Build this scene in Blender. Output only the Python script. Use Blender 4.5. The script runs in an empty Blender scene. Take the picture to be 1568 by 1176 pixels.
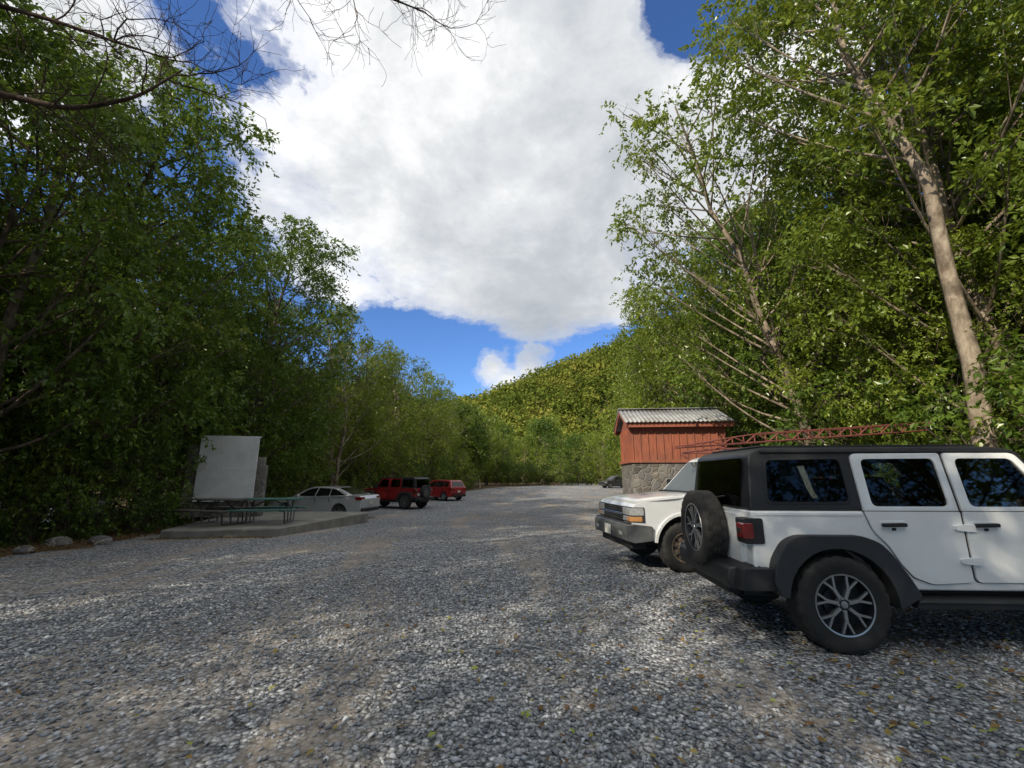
import bpy, bmesh, math, random
import numpy as np
from mathutils import Vector, Matrix
random.seed(7)
scene = bpy.context.scene
R_ = math.radians

# ------------------------------------------------------------------ helpers
def link(ob):
    scene.collection.objects.link(ob); return ob
def empty(name, loc=(0,0,0), rz=0.0, parent=None):
    e = bpy.data.objects.new(name, None); link(e)
    e.location = loc; e.rotation_euler = (0,0,rz); e.empty_display_size = .2
    if parent: e.parent = parent
    return e
def sstep(t):
    t = np.clip(t,0,1); return t*t*(3-2*t)
def gh(x,y):
    return float(-.4*sstep((y-6)/18.) + .5*sstep((y-30)/40.))

class NT:
    def __init__(s, nt): s.nt = nt
    def n(s, t, **k):
        nd = s.nt.nodes.new(t)
        for a,b in k.items():
            setattr(nd,a,b)
        return nd
    def l(s,a,b): s.nt.links.new(a,b)
    def setin(s, sock, v):
        if hasattr(v,'is_linked') or hasattr(v,'links'): s.l(v,sock)
        else: sock.default_value = v
    def m(s,op,a,b=0.0,c=None,clamp=False):
        nd = s.n('ShaderNodeMath'); nd.operation=op; nd.use_clamp=clamp
        s.setin(nd.inputs[0],a); s.setin(nd.inputs[1],b)
        if c is not None: s.setin(nd.inputs[2],c)
        return nd.outputs[0]
    def mix(s,f,a,b,bt='MIX'):
        nd = s.n('ShaderNodeMix'); nd.data_type='RGBA'; nd.blend_type=bt
        s.setin(nd.inputs[0],f)
        for i,v in ((6,a),(7,b)):
            if isinstance(v,(tuple,list)): nd.inputs[i].default_value=(v[0],v[1],v[2],1)
            else: s.l(v,nd.inputs[i])
        return nd.outputs[2]
    def ramp(s,f,stops,interp='LINEAR'):
        nd = s.n('ShaderNodeValToRGB'); cr = nd.color_ramp; cr.interpolation=interp
        while len(cr.elements)<len(stops): cr.elements.new(.5)
        for e,(p,c) in zip(cr.elements,stops):
            e.position=p; e.color=(c[0],c[1],c[2],1) if isinstance(c,(tuple,list)) else (c,c,c,1)
        s.l(f,nd.inputs[0]); return nd.outputs[0]
    def noise(s,vec,scale,detail=4,rough=.5,dist=0.0):
        nd = s.n('ShaderNodeTexNoise'); nd.inputs['Scale'].default_value=scale
        nd.inputs['Detail'].default_value=detail; nd.inputs['Roughness'].default_value=rough
        nd.inputs['Distortion'].default_value=dist
        if vec is not None: s.l(vec,nd.inputs['Vector'])
        return nd.outputs['Fac']
    def vor(s,vec,scale,feature='F1'):
        nd = s.n('ShaderNodeTexVoronoi'); nd.feature=feature
        nd.inputs['Scale'].default_value=scale
        if vec is not None: s.l(vec,nd.inputs['Vector'])
        return nd
    def bump(s,h,strength=.5,dist=.01):
        nd = s.n('ShaderNodeBump'); nd.inputs['Strength'].default_value=strength
        nd.inputs['Distance'].default_value=dist; s.l(h,nd.inputs['Height']); return nd.outputs[0]
def mat_new(name):
    m = bpy.data.materials.new(name); m.use_nodes=True; m.node_tree.nodes.clear()
    t = NT(m.node_tree); out = t.n('ShaderNodeOutputMaterial'); return m,t,out
def coords(t, kind='Object'):
    return t.n('ShaderNodeTexCoord').outputs[kind]
def pbr(name, col, rough=.5, metal=0, var=.15, vscale=8, bump=0, bscale=60, coat=0, dirt=None, dirtz=None):
    m,t,out = mat_new(name); p = t.n('ShaderNodeBsdfPrincipled')
    co = coords(t)
    n1 = t.noise(co,vscale,4,.6)
    c2 = tuple(max(0,c*(1-var*1.6)) for c in col); c1 = tuple(min(1,c*(1+var*.8)) for c in col)
    c = t.mix(t.ramp(n1,[(.3,0.),(.7,1.)]), c2, c1)
    if dirt:
        n2 = t.noise(co,2.5,6,.65)
        f = t.ramp(n2,[(.45,0.),(.75,.35)])
        if dirtz:
            sx = t.n('ShaderNodeSeparateXYZ'); t.l(co,sx.inputs[0])
            low = t.m('MULTIPLY',t.m('SUBTRACT',dirtz,sx.outputs[2]),1.6,clamp=True)
            f = t.m('ADD',t.m('MULTIPLY',f,.25),t.m('MULTIPLY',low,t.m('ADD',n2,.1)),clamp=True)
        c = t.mix(f,c,dirt)
    t.l(c,p.inputs['Base Color'])
    r = t.m('MULTIPLY_ADD',n1,.12,rough-.06); t.l(r,p.inputs['Roughness'])
    p.inputs['Metallic'].default_value=metal
    p.inputs['Coat Weight'].default_value=coat; p.inputs['Coat Roughness'].default_value=.05
    if bump: t.l(t.bump(t.noise(co,bscale,4,.6),bump,.01),p.inputs['Normal'])
    t.l(p.outputs[0],out.inputs[0]); return m
def glassmat(name,tint,ior=1.38):
    m,t,out=mat_new(name); tr=t.n('ShaderNodeBsdfTransparent'); tr.inputs[0].default_value=(*tint,1)
    gl=t.n('ShaderNodeBsdfGlossy'); gl.inputs['Roughness'].default_value=.02; gl.inputs[0].default_value=(.75,.75,.75,1)
    fr=t.n('ShaderNodeFresnel'); fr.inputs[0].default_value=ior
    ms=t.n('ShaderNodeMixShader'); t.l(fr.outputs[0],ms.inputs[0]); t.l(tr.outputs[0],ms.inputs[1]); t.l(gl.outputs[0],ms.inputs[2])
    t.l(ms.outputs[0],out.inputs[0]); return m

# ------------------------------------------------------------------ materials
M_white = pbr('white_paint',(.82,.83,.83),.30,0,.02,3,coat=.8,dirt=(.46,.42,.36),dirtz=.70)
M_twhite = pbr('aged_silver_white_paint',(.66,.68,.70),.36,.1,.04,3,coat=.6,dirt=(.4,.36,.3),dirtz=.75)
M_red = pbr('red_paint',(.24,.010,.014),.3,0,.06,3,coat=.8,dirt=(.25,.2,.17),dirtz=.5)
M_red2 = pbr('bright_red_paint',(.30,.012,.018),.3,0,.06,3,coat=.8,dirt=(.25,.2,.17),dirtz=.4)
M_silver = pbr('silver_paint',(.50,.51,.52),.3,.35,.05,3,coat=.8,dirt=(.3,.27,.24),dirtz=.45)
M_dark = pbr('dark_paint',(.03,.032,.035),.3,0,.05,3,coat=.8)
M_bplast = pbr('black_plastic',(.014,.014,.016),.55,0,.15,20,bump=.15,bscale=300)
M_hardtop = pbr('black_hardtop',(.018,.018,.021),.45,0,.12,20,bump=.12,bscale=400)
M_gplast = pbr('dark_grey_plastic',(.018,.019,.022),.6,0,.15,12,bump=.1,bscale=200)
M_bumpg = pbr('bumper_grey',(.075,.078,.082),.45,0,.15,12,bump=.1,bscale=200)
M_seat = pbr('seat_cloth',(.05,.05,.052),.85,0,.2,20)
M_tire = pbr('tire_rubber',(.016,.0155,.015),.8,0,.3,14,bump=.3,bscale=120,dirt=(.05,.046,.042))
M_alloy = pbr('alloy_metal',(.46,.47,.49),.30,.85,.08,20)
M_gunm = pbr('gunmetal',(.03,.032,.036),.4,.5,.1,20)
M_steelrim = pbr('dusty_steel_rim',(.26,.21,.16),.55,.5,.3,25)
M_glass = pbr('dark_glass',(.008,.010,.010),.08,0,.02,3)
M_tint = glassmat('tinted_window_glass',(.78,.80,.78))
M_priv = glassmat('privacy_window_glass',(.56,.58,.57))
M_wind = pbr('windshield_glass',(.05,.065,.07),.08,0,.1,3)
M_redl = pbr('red_lens',(.16,.006,.008),.15,0,.1,10,coat=1)
M_amber = pbr('amber_lens',(.42,.20,.07),.2,0,.1,10,coat=1)
M_lamp = pbr('headlight_glass',(.42,.44,.45),.12,.3,.2,40,coat=1)
M_chrome = pbr('chrome',(.6,.6,.6),.15,1,.05,10)
M_rust = pbr('rusty_steel',(.20,.060,.045),.75,.05,.35,25,bump=.3)
M_concrete = pbr('concrete',(.23,.22,.20),.85,0,.25,1.6,bump=.4,bscale=40,dirt=(.09,.08,.065))
M_board = pbr('painted_board',(.68,.69,.71),.6,0,.06,2,bump=.1,dirt=(.33,.31,.26))
M_tube = pbr('galvanised_tube',(.16,.16,.16),.45,.7,.2,20)
M_green = pbr('green_table',(.06,.17,.14),.6,0,.2,8)
M_brownt = pbr('weathered_table',(.10,.09,.08),.7,0,.3,8)
M_plate = pbr('plate',(.5,.5,.46),.5)

def mk_redwood():
    m,t,out = mat_new('red_stained_wood'); p=t.n('ShaderNodeBsdfPrincipled'); co=coords(t)
    mp=t.n('ShaderNodeMapping'); mp.inputs['Scale'].default_value=(9,9,.7); t.l(co,mp.inputs[0])
    n=t.noise(mp.outputs[0],3,6,.65); n2=t.noise(co,1.1,4,.6)
    c=t.mix(t.ramp(n,[(.3,0.),(.7,1.)]),(.19,.052,.030),(.42,.135,.072))
    c=t.mix(t.ramp(n2,[(.45,0.),(.72,.6)]),c,(.14,.065,.045))
    t.l(c,p.inputs['Base Color']); p.inputs['Roughness'].default_value=.75
    t.l(t.bump(n,.4,.01),p.inputs['Normal']); t.l(p.outputs[0],out.inputs[0]); return m
M_rwood=mk_redwood()
def mk_stone():
    m,t,out = mat_new('rubble_stone'); p=t.n('ShaderNodeBsdfPrincipled'); co=coords(t)
    nd=t.n('ShaderNodeTexNoise'); nd.inputs['Scale'].default_value=3; t.l(co,nd.inputs['Vector'])
    v=t.n('ShaderNodeVectorMath'); v.operation='MULTIPLY_ADD'; t.l(nd.outputs['Color'],v.inputs[0]); v.inputs[1].default_value=(.25,.25,.25); t.l(co,v.inputs[2])
    vv=t.vor(v.outputs[0],3.9); ve=t.vor(v.outputs[0],3.9,'DISTANCE_TO_EDGE')
    sx=t.n('ShaderNodeSeparateColor'); t.l(vv.outputs['Color'],sx.inputs[0])
    n=t.noise(co,22,5,.65)
    c=t.ramp(sx.outputs[0],[(0.,(.08,.075,.07)),(.4,(.19,.17,.145)),(.7,(.13,.13,.14)),(1.,(.30,.27,.23))])
    c=t.mix(t.m('MULTIPLY',n,.5),c,(.07,.065,.055))
    e=t.ramp(ve.outputs['Distance'],[(.02,.8),(.06,0.)])
    c=t.mix(e,c,(.26,.24,.215))
    t.l(c,p.inputs['Base Color']); p.inputs['Roughness'].default_value=.9
    h=t.m('ADD',t.ramp(ve.outputs['Distance'],[(.0,0.),(.12,1.)]),t.m('MULTIPLY',n,.3))
    t.l(t.bump(h,.8,.03),p.inputs['Normal']); t.l(p.outputs[0],out.inputs[0]); return m
M_stone=mk_stone()
def mk_roof():
    m,t,out = mat_new('corrugated_metal'); p=t.n('ShaderNodeBsdfPrincipled'); co=coords(t)
    n=t.noise(co,1.5,6,.65); n2=t.noise(co,14,4,.6)
    c=t.mix(t.ramp(n,[(.4,0.),(.75,1.)]),(.42,.43,.44),(.20,.18,.16))
    c=t.mix(t.ramp(n2,[(.6,0.),(.8,.6)]),c,(.20,.10,.06))
    t.l(c,p.inputs['Base Color']); p.inputs['Roughness'].default_value=.5; p.inputs['Metallic'].default_value=.4
    t.l(p.outputs[0],out.inputs[0]); return m
M_roof=mk_roof()
def mk_bark(name,a,b):
    m,t,out = mat_new(name); p=t.n('ShaderNodeBsdfDiffuse'); co=coords(t)
    mp=t.n('ShaderNodeMapping'); mp.inputs['Scale'].default_value=(1,1,.35); t.l(co,mp.inputs[0])
    n=t.noise(mp.outputs[0],9,5,.7,.5); n2=t.noise(co,2.2,3,.5)
    c=t.mix(t.ramp(n,[(.35,0.),(.65,1.)]),a,b)
    c=t.mix(t.ramp(n2,[(.48,0.),(.6,.6)]),c,tuple(x*.45 for x in a))
    t.l(c,p.inputs[0])
    t.l(t.bump(n,.6,.03),p.inputs['Normal']); t.l(p.outputs[0],out.inputs[0]); return m
M_bark=mk_bark('bark',(.09,.07,.055),(.21,.175,.135))
M_barkp=mk_bark('pale_bark',(.17,.13,.095),(.42,.35,.27))
M_bare=mk_bark('bare_twig_bark',(.05,.038,.03),(.13,.10,.08))
def mk_leaf(name, stops, trans=.35, tcol=(.26,.36,.05), hue=.35, gloss=.03):
    m,t,out = mat_new(name); p=t.n('ShaderNodeBsdfDiffuse')
    at=t.n('ShaderNodeAttribute'); at.attribute_name='rnd'
    f=at.outputs['Fac']
    if hue:
        oi=t.n('ShaderNodeObjectInfo')
        f=t.m('ADD',t.m('MULTIPLY',f,1-hue),t.m('MULTIPLY',oi.outputs['Random'],hue))
    c=t.ramp(f,stops)
    t.l(c,p.inputs[0])
    tr=t.n('ShaderNodeBsdfTranslucent'); t.l(t.mix(.5,c,tcol),tr.inputs[0])
    ms=t.n('ShaderNodeMixShader'); ms.inputs[0].default_value=trans
    t.l(p.outputs[0],ms.inputs[1]); t.l(tr.outputs[0],ms.inputs[2])
    res=ms.outputs[0]
    if gloss:
        g=t.n('ShaderNodeBsdfGlossy'); g.inputs['Roughness'].default_value=.32; g.inputs[0].default_value=(.9,.9,.85,1)
        m2=t.n('ShaderNodeMixShader'); m2.inputs[0].default_value=gloss; t.l(res,m2.inputs[1]); t.l(g.outputs[0],m2.inputs[2]); res=m2.outputs[0]
    t.l(res,out.inputs[0]); return m
M_leaf=mk_leaf('leaf_green',[(0.,(.024,.052,.011)),(.4,(.062,.118,.019)),(.75,(.13,.195,.027)),(.93,(.23,.26,.035)),(1.,(.36,.29,.05))],.33,(.28,.38,.04))
M_leafl=mk_leaf('leaf_light_green',[(0.,(.050,.088,.016)),(.4,(.130,.19,.026)),(.8,(.23,.285,.035)),(.95,(.32,.33,.045)),(1.,(.42,.33,.06))],.36,(.42,.46,.05))
M_leafh=mk_leaf('leaf_hill',[(0.,(.030,.052,.012)),(.3,(.09,.125,.022)),(.6,(.19,.205,.036)),(.85,(.28,.25,.06)),(1.,(.34,.27,.13))],.22,(.34,.35,.06),0,0)
M_dry=mk_leaf('dry_leaf',[(0.,(.10,.055,.03)),(.5,(.20,.12,.06)),(.8,(.30,.25,.08)),(1.,(.28,.33,.08))],.15,(.3,.25,.08),0,0)

def mk_gravel():
    m,t,out = mat_new('crushed_gravel'); p=t.n('ShaderNodeBsdfDiffuse'); co=coords(t)
    v1=t.vor(co,27); v2=t.vor(co,62)
    s1=t.n('ShaderNodeSeparateColor'); t.l(v1.outputs['Color'],s1.inputs[0])
    s2=t.n('ShaderNodeSeparateColor'); t.l(v2.outputs['Color'],s2.inputs[0])
    f=t.m('ADD',t.m('MULTIPLY',s1.outputs[0],.65),t.m('MULTIPLY',s2.outputs[1],.35))
    c=t.ramp(f,[(.05,(.09,.095,.105)),(.4,(.27,.28,.30)),(.7,(.46,.475,.50)),(.95,(.80,.81,.83))])
    edge=t.ramp(v1.outputs['Distance'],[(.35,1.),(.75,.3)])
    c=t.mix(1.0,c,edge,'MULTIPLY')
    mp=t.n('ShaderNodeMapping'); mp.inputs['Rotation'].default_value=(0,0,.12); mp.inputs['Scale'].default_value=(1,.28,1); t.l(co,mp.inputs[0])
    big=t.noise(mp.outputs[0],.62,5,.62,.3); fine=t.noise(co,7,5,.7)
    d=t.m('ADD',big,t.m('MULTIPLY',t.m('SUBTRACT',fine,.5),.5))
    df=t.ramp(d,[(.49,0.),(.66,.8)])
    sand=t.noise(co,160,2,.6)
    dc=t.mix(sand,(.22,.185,.15),(.44,.38,.315))
    c=t.mix(df,c,dc)
    big2=t.noise(co,.25,3,.5)
    c=t.mix(1.,c,t.ramp(big2,[(.3,.84),(.7,1.1)]),'MULTIPLY')
    t.l(c,p.inputs[0])
    h=t.m('ADD',t.m('MULTIPLY',t.m('SUBTRACT',1.,v1.outputs['Distance']),t.m('SUBTRACT',1.2,df)),t.m('MULTIPLY',s1.outputs[2],.5))
    t.l(t.bump(h,1.,.022),p.inputs['Normal']); t.l(p.outputs[0],out.inputs[0]); return m
M_gravel=mk_gravel()
def mk_pebble():
    m,t,out = mat_new('gravel_stone'); p=t.n('ShaderNodeBsdfDiffuse')
    at=t.n('ShaderNodeAttribute'); at.attribute_name='rnd'
    c=t.ramp(at.outputs['Fac'],[(0.,(.10,.105,.115)),(.5,(.30,.31,.33)),(.85,(.54,.55,.57)),(1.,(.80,.80,.80))])
    t.l(c,p.inputs[0]); t.l(p.outputs[0],out.inputs[0]); return m
M_peb=mk_pebble()
def mk_floor():
    m,t,out = mat_new('forest_floor'); p=t.n('ShaderNodeBsdfDiffuse'); co=coords(t)
    n=t.noise(co,1.2,6,.7); n2=t.noise(co,25,4,.7); v=t.vor(co,16)
    c=t.mix(t.ramp(n,[(.35,0.),(.65,1.)]),(.085,.062,.042),(.18,.14,.095))
    s=t.n('ShaderNodeSeparateColor'); t.l(v.outputs['Color'],s.inputs[0])
    c=t.mix(t.ramp(s.outputs[0],[(.6,0.),(.8,.7)]),c,(.22,.15,.09))
    c=t.mix(t.ramp(n,[(.55,0.),(.75,.6)]),c,(.05,.075,.02))
    t.l(c,p.inputs[0])
    t.l(t.bump(n2,.8,.04),p.inputs['Normal']); t.l(p.outputs[0],out.inputs[0]); return m
M_floor=mk_floor()

# ------------------------------------------------------------------ numpy mesh
def mesh_np(name,V,F,mats,midx=None,rnd=None,smooth=None):
    me=bpy.data.meshes.new(name); V=np.asarray(V,dtype=np.float32); F=np.asarray(F,dtype=np.int32)
    k=F.shape[1]
    me.vertices.add(len(V)); me.vertices.foreach_set('co',V.ravel())
    me.loops.add(F.size); me.loops.foreach_set('vertex_index',F.ravel())
    me.polygons.add(len(F)); me.polygons.foreach_set('loop_start',np.arange(len(F),dtype=np.int32)*k)
    for m in mats: me.materials.append(m)
    if midx is not None: me.polygons.foreach_set('material_index',np.asarray(midx,dtype=np.int32))
    if smooth is not None: me.polygons.foreach_set('use_smooth',np.broadcast_to(np.asarray(smooth,dtype=bool),(len(F),)).copy())
    me.update(calc_edges=True)
    if rnd is not None:
        a=me.attributes.new('rnd','FLOAT','FACE'); a.data.foreach_set('value',np.asarray(rnd,dtype=np.float32))
    return me
def add_obj(name,me,loc=(0,0,0),rot=(0,0,0),sc=(1,1,1),parent=None):
    o=bpy.data.objects.new(name,me); link(o); o.location=loc; o.rotation_euler=rot
    o.scale=sc if isinstance(sc,(tuple,list)) else (sc,sc,sc)
    if parent: o.parent=parent
    return o
def norm(a): return a/(np.linalg.norm(a,axis=-1,keepdims=True)+1e-9)
def tube(path,rad,sides=6):
    P=np.asarray(path,float); n=len(P); rad=np.asarray(rad,float)
    T=norm(np.gradient(P,axis=0)); ref=np.array([0.3,.9,.2]) if abs(T[0][2])>.7 else np.array([0,0,1.])
    A=norm(np.cross(T,ref)); B=np.cross(T,A)
    th=np.arange(sides)/sides*2*np.pi
    V=P[:,None,:]+rad[:,None,None]*(np.cos(th)[None,:,None]*A[:,None,:]+np.sin(th)[None,:,None]*B[:,None,:])
    i=np.arange(n-1)[:,None]*sides; j=np.arange(sides)[None,:]; j2=(j+1)%sides
    F=np.stack([i+j,i+j2,i+sides+j2,i+sides+j],-1).reshape(-1,4)
    return V.reshape(-1,3),F
class Acc:
    def __init__(s): s.V=[];s.F=[];s.M=[];s.R=[];s.S=[];s.n=0
    def add(s,V,F,mi,rnd,smooth):
        s.V.append(V); s.F.append(F+s.n); s.n+=len(V)
        s.M.append(np.full(len(F),mi)); s.R.append(np.broadcast_to(rnd,(len(F),))); s.S.append(np.full(len(F),smooth))
    def mesh(s,name,mats):
        return mesh_np(name,np.concatenate(s.V),np.concatenate(s.F),mats,np.concatenate(s.M),np.concatenate(s.R),np.concatenate(s.S))
def leaf_quads(base,axis,nrm,L,W):
    side=norm(np.cross(axis,nrm)); up=np.cross(side,axis)
    L=L[:,None];W=W[:,None]
    m=base+axis*L*.42+up*L*.06
    V=np.stack([base,m+side*W*.5,base+axis*L-up*L*.05,m-side*W*.5],1).reshape(-1,3)
    F=np.arange(len(base)*4).reshape(-1,4); return V,F
def sprays(acc,P,D,K,tl,L,Wf,rng,mi=1,droop=.3,rbase=None):
    S=len(P); t=((np.arange(K)+.6)/K)[None,:,None]
    tlv=(tl*rng.uniform(.6,1.3,S))[:,None,None]
    Dd=D[:,None,:]+np.array([0,0,-1.])*t*droop
    pos=P[:,None,:]+Dd*t*tlv
    pos=pos.reshape(-1,3); Dr=np.repeat(D,K,0)
    rv=rng.normal(size=(S*K,3)); sd=norm(np.cross(Dr,rv))
    ax=norm(Dr*.6+sd*.9+rng.normal(size=(S*K,3))*.25+np.array([0,0,-droop]))
    nr=norm(np.array([0,0,1.])+rng.normal(size=(S*K,3))*.6)
    Ls=L*rng.uniform(.6,1.25,S*K)
    V,F=leaf_quads(pos,ax,nr,Ls,Ls*Wf)
    b=rng.uniform(0,1,S) if rbase is None else rbase
    r=np.clip(np.repeat(b,K)*.55+rng.uniform(0,.45,S*K),0,1)
    acc.add(V,F,mi,r,False)

def gen_tree(name,seed,H=12,R=3.4,h0=.22,nl=44,ns=62,K=11,leaf=.16,Wf=.5,tr=.17,droop=.35,lobe=(.75,1.35),lean=(0,0),mats=None,shape=1.0,dens_top=1.1,bare=0,stems=1,zs=.72,limbr=.30,nsub=7):
    rng=np.random.default_rng(seed); acc=Acc()
    tz=np.linspace(0,.93*H,9)
    trunks=[]
    for s in range(stems):
        w=np.cumsum(rng.normal(size=(9,2))*.16,0); w[0]=0
        lx=lean[0]+(rng.normal()*.12*R if stems>1 else 0); ly=lean[1]+(rng.normal()*.12*R if stems>1 else 0)
        bx,by=(rng.normal(size=2)*.25 if stems>1 else (0,0))
        P=np.stack([bx+w[:,0]+lx*(tz/H)**1.2,by+w[:,1]+ly*(tz/H)**1.2,tz],1)
        rad=tr*(1-.9*(tz/H))*(1 if s==0 else .7); rad[0]*=1.25
        V,F=tube(P,rad,8); acc.add(V,F,0,.5,True); trunks.append(P)
    for i in range(nl):
        h=h0+(1-h0)*((i+rng.uniform())/nl)**.85
        u=(h-h0)/(1-h0)
        prof=R*(math.sin(math.pi*(.14+.76*u**shape))**.6)
        a=i*2.399+rng.uniform(-.5,.5); rr=prof*math.sqrt(rng.uniform(.12,1.))
        P0=trunks[i%stems]
        zc=h*H*.96; ti=np.interp(zc,P0[:,2],P0[:,0]),np.interp(zc,P0[:,2],P0[:,1])
        c=np.array([ti[0]+math.cos(a)*rr,ti[1]+math.sin(a)*rr,zc])
        lr=rng.uniform(*lobe)*(1-.12*u)
        zs0=max(.12*H,zc-rr*rng.uniform(.5,1.1)-.3)
        s=np.array([np.interp(zs0,P0[:,2],P0[:,0]),np.interp(zs0,P0[:,2],P0[:,1]),zs0])
        tt=np.linspace(0,1,6)[:,None]
        mid=(s+c)/2+np.array([0,0,-.1*rr])+rng.normal(size=3)*.18
        path=(1-tt)**2*s+2*tt*(1-tt)*mid+tt**2*c
        r0=tr*limbr*(1-.6*h)+.010
        V,F=tube(path,np.linspace(r0,.011,6),5); acc.add(V,F,0,.5,True)
        for k in range(nsub):
            d=norm(rng.normal(size=3)+np.array([0,0,.25])); e=c+d*lr*rng.uniform(.6,1.05)*np.array([1,1,zs])
            s2=path[rng.integers(3,6)]
            q=np.stack([s2,(s2+e)/2+rng.normal(size=3)*.08,e])
            V,F=tube(q,[.010,.007,.003],3); acc.add(V,F,0,.5,True)
        n=int(ns*(lr/1.05)**2*(1 if u<.8 else dens_top))
        if rng.uniform()<bare: n=n//6
        d=norm(rng.normal(size=(n,3))+np.array([0,0,.22]))
        rad=lr*rng.uniform(.15,1,n)[:,None]**.55
        foc=c+norm(rng.normal(size=(6,3)))*lr*.75*np.array([1,1,zs])
        p=c+d*rad*np.array([1,1,zs])
        fi=rng.integers(0,6,n); w=(rng.uniform(0,.8,n)**1.1)[:,None]
        p=p*(1-w)+foc[fi]*w
        D=norm(d*.8+rng.normal(size=(n,3))*.5+np.array([0,0,-.1]))
        b=np.clip(rng.uniform()*.5+rng.uniform(0,.55,n)*1.0,0,1)
        sprays(acc,p,D,K,.50*leaf/.15,leaf,Wf,rng,1,droop,b)
    return acc.mesh(name,mats or [M_bark,M_leaf])

T_A=gen_tree('tree_mesh_a',1,H=12,R=3.6,h0=.2,nl=54,ns=50)
T_B=gen_tree('tree_mesh_b',2,H=12,R=3.2,h0=.25,nl=48,ns=48,leaf=.15,droop=.5,stems=2)
T_C=gen_tree('tree_mesh_c',3,H=13,R=3.9,h0=.26,nl=54,ns=50,droop=.3,shape=.85,mats=[M_bark,M_leafl],bare=.06)
T_D=gen_tree('tree_mesh_d',4,H=13,R=3.3,h0=.24,nl=46,ns=46,leaf=.15,lobe=(.7,1.25),mats=[M_barkp,M_leafl],bare=.08,stems=2)
T_L=gen_tree('tree_mesh_leaning',5,H=15,R=3.7,h0=.30,nl=54,ns=50,leaf=.15,lobe=(.7,1.2),lean=(-4.6,-.6),mats=[M_barkp,M_leafl],bare=.06,dens_top=.6)
T_P=gen_tree('tree_mesh_pale',6,H=17,R=4.4,h0=.25,nl=68,ns=56,leaf=.15,lobe=(.85,1.4),lean=(-1.6,.2),mats=[M_barkp,M_leafl],tr=.20)
T_M=gen_tree('tree_mesh_broad',7,H=14,R=3.6,h0=.2,nl=62,ns=54,lean=(2.0,0),lobe=(.8,1.3),droop=.45)
T_S=gen_tree('tree_mesh_sparse',8,H=13,R=3.4,h0=.35,nl=24,ns=40,leaf=.15,lobe=(.7,1.1),mats=[M_barkp,M_leafl],bare=.15)
T_R=gen_tree('tree_mesh_tall_trunk',9,H=16,R=3.0,h0=.66,nl=22,ns=46,leaf=.15,lobe=(.8,1.2),lean=(-.9,.1),mats=[M_barkp,M_leafl],tr=.19)
S_A=gen_tree('shrub_mesh_a',11,H=4.2,R=2.0,h0=.08,nl=22,ns=38,leaf=.15,tr=.04,lobe=(.55,.95),stems=3)
S_B=gen_tree('shrub_mesh_b',12,H=5.8,R=1.8,h0=.10,nl=24,ns=34,leaf=.16,tr=.04,lobe=(.5,.9),stems=4,mats=[M_bark,M_leafl],bare=.1)
T_F=gen_tree('far_tree_mesh_a',21,H=12,R=3.6,h0=.14,nl=34,ns=34,K=7,leaf=.30,Wf=.55,lobe=(.8,1.5),nsub=3)
T_G=gen_tree('far_tree_mesh_b',22,H=12,R=3.2,h0=.22,nl=32,ns=30,K=7,leaf=.28,Wf=.55,lobe=(.7,1.35),mats=[M_barkp,M_leafl],bare=.05,nsub=3)

def put(mesh,x,y,s=1.0,rz=None,name='broadleaf_tree',parent=None,sz=None):
    rz=random.uniform(0,6.28) if rz is None else rz
    return add_obj(name,mesh,(x,y,gh(x,y)-.05),(0,0,rz),(s,s,sz or s),parent)

# left edge of the lot
for (m,x,y,s,rz) in [(T_M,-12.8,6.2,.92,-.4),(T_B,-12.4,9.4,1.08,1.),(T_M,-12.9,12.0,1.04,.1),(T_A,-13.4,16.2,1.02,2.),(T_M,-12.9,20.6,1.06,-.1),
                  (T_A,-13.6,24.6,1.02,3.),(T_D,-11.6,28.6,1.06,0.5),(T_C,-11.4,33.0,.98,1.),(T_D,-10.6,38.0,1.02,2.2),(T_C,-9.2,44.5,.98,.3),(T_D,-7.8,51.,.92,4.),
                  (T_A,-17.4,9.0,1.15,.3),(T_C,-17.5,18.,1.05,4.),(T_A,-17.5,23.5,1.05,5.),(T_A,-14.6,1.8,1.,1.5)]:
    put(m,x,y,s,rz)
# right edge of the lot
for (m,x,y,s,rz) in [(T_P,11.4,8.8,1.0,0.0),(T_R,9.0,7.8,1.0,0.2),(T_L,9.7,13.4,1.0,0.05),(T_C,12.4,11.6,1.2,1.),(T_A,11.2,17.8,1.15,2.),(T_D,10.3,21.5,1.2,3.),
                  (T_C,10.6,26.0,1.12,.4),(T_D,11.0,31.,1.08,2.2),(T_C,12.4,37.,1.0,4.),(T_D,14.2,44.,1.0,5.),(T_D,16.8,52.,.95,1.),
                  (T_P,15.0,6.6,1.05,.6),(T_A,15.8,13.5,1.35,1.6),(T_C,14.8,19.,1.25,2.6),(T_A,15.,25.,1.2,3.6),
                  (T_B,11.0,15.4,1.08,1.2),(T_C,9.8,10.6,.62,2.)]:
    put(m,x,y,s,rz)
# trees behind and beside the camera, which shade the lot
for (m,x,y,s,rz) in [(T_S,-9.0,-1.0,1.0,.5),(T_M,-7.0,-6.5,.95,-1.),(T_C,-13,-4.0,1.1,2.),(T_S,-2.0,-7.5,1.05,3.),(T_A,-9.5,-11,1.1,4.),(T_A,1.5,-10.5,.95,5.),
                  (T_A,7.5,-9,1.,.6),(T_C,13.,-7.,1.1,1.6),(T_A,18,-2,1.1,2.),(T_A,5.,-15,1.2,4.)]:
    put(m,x,y,s,rz)
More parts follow.
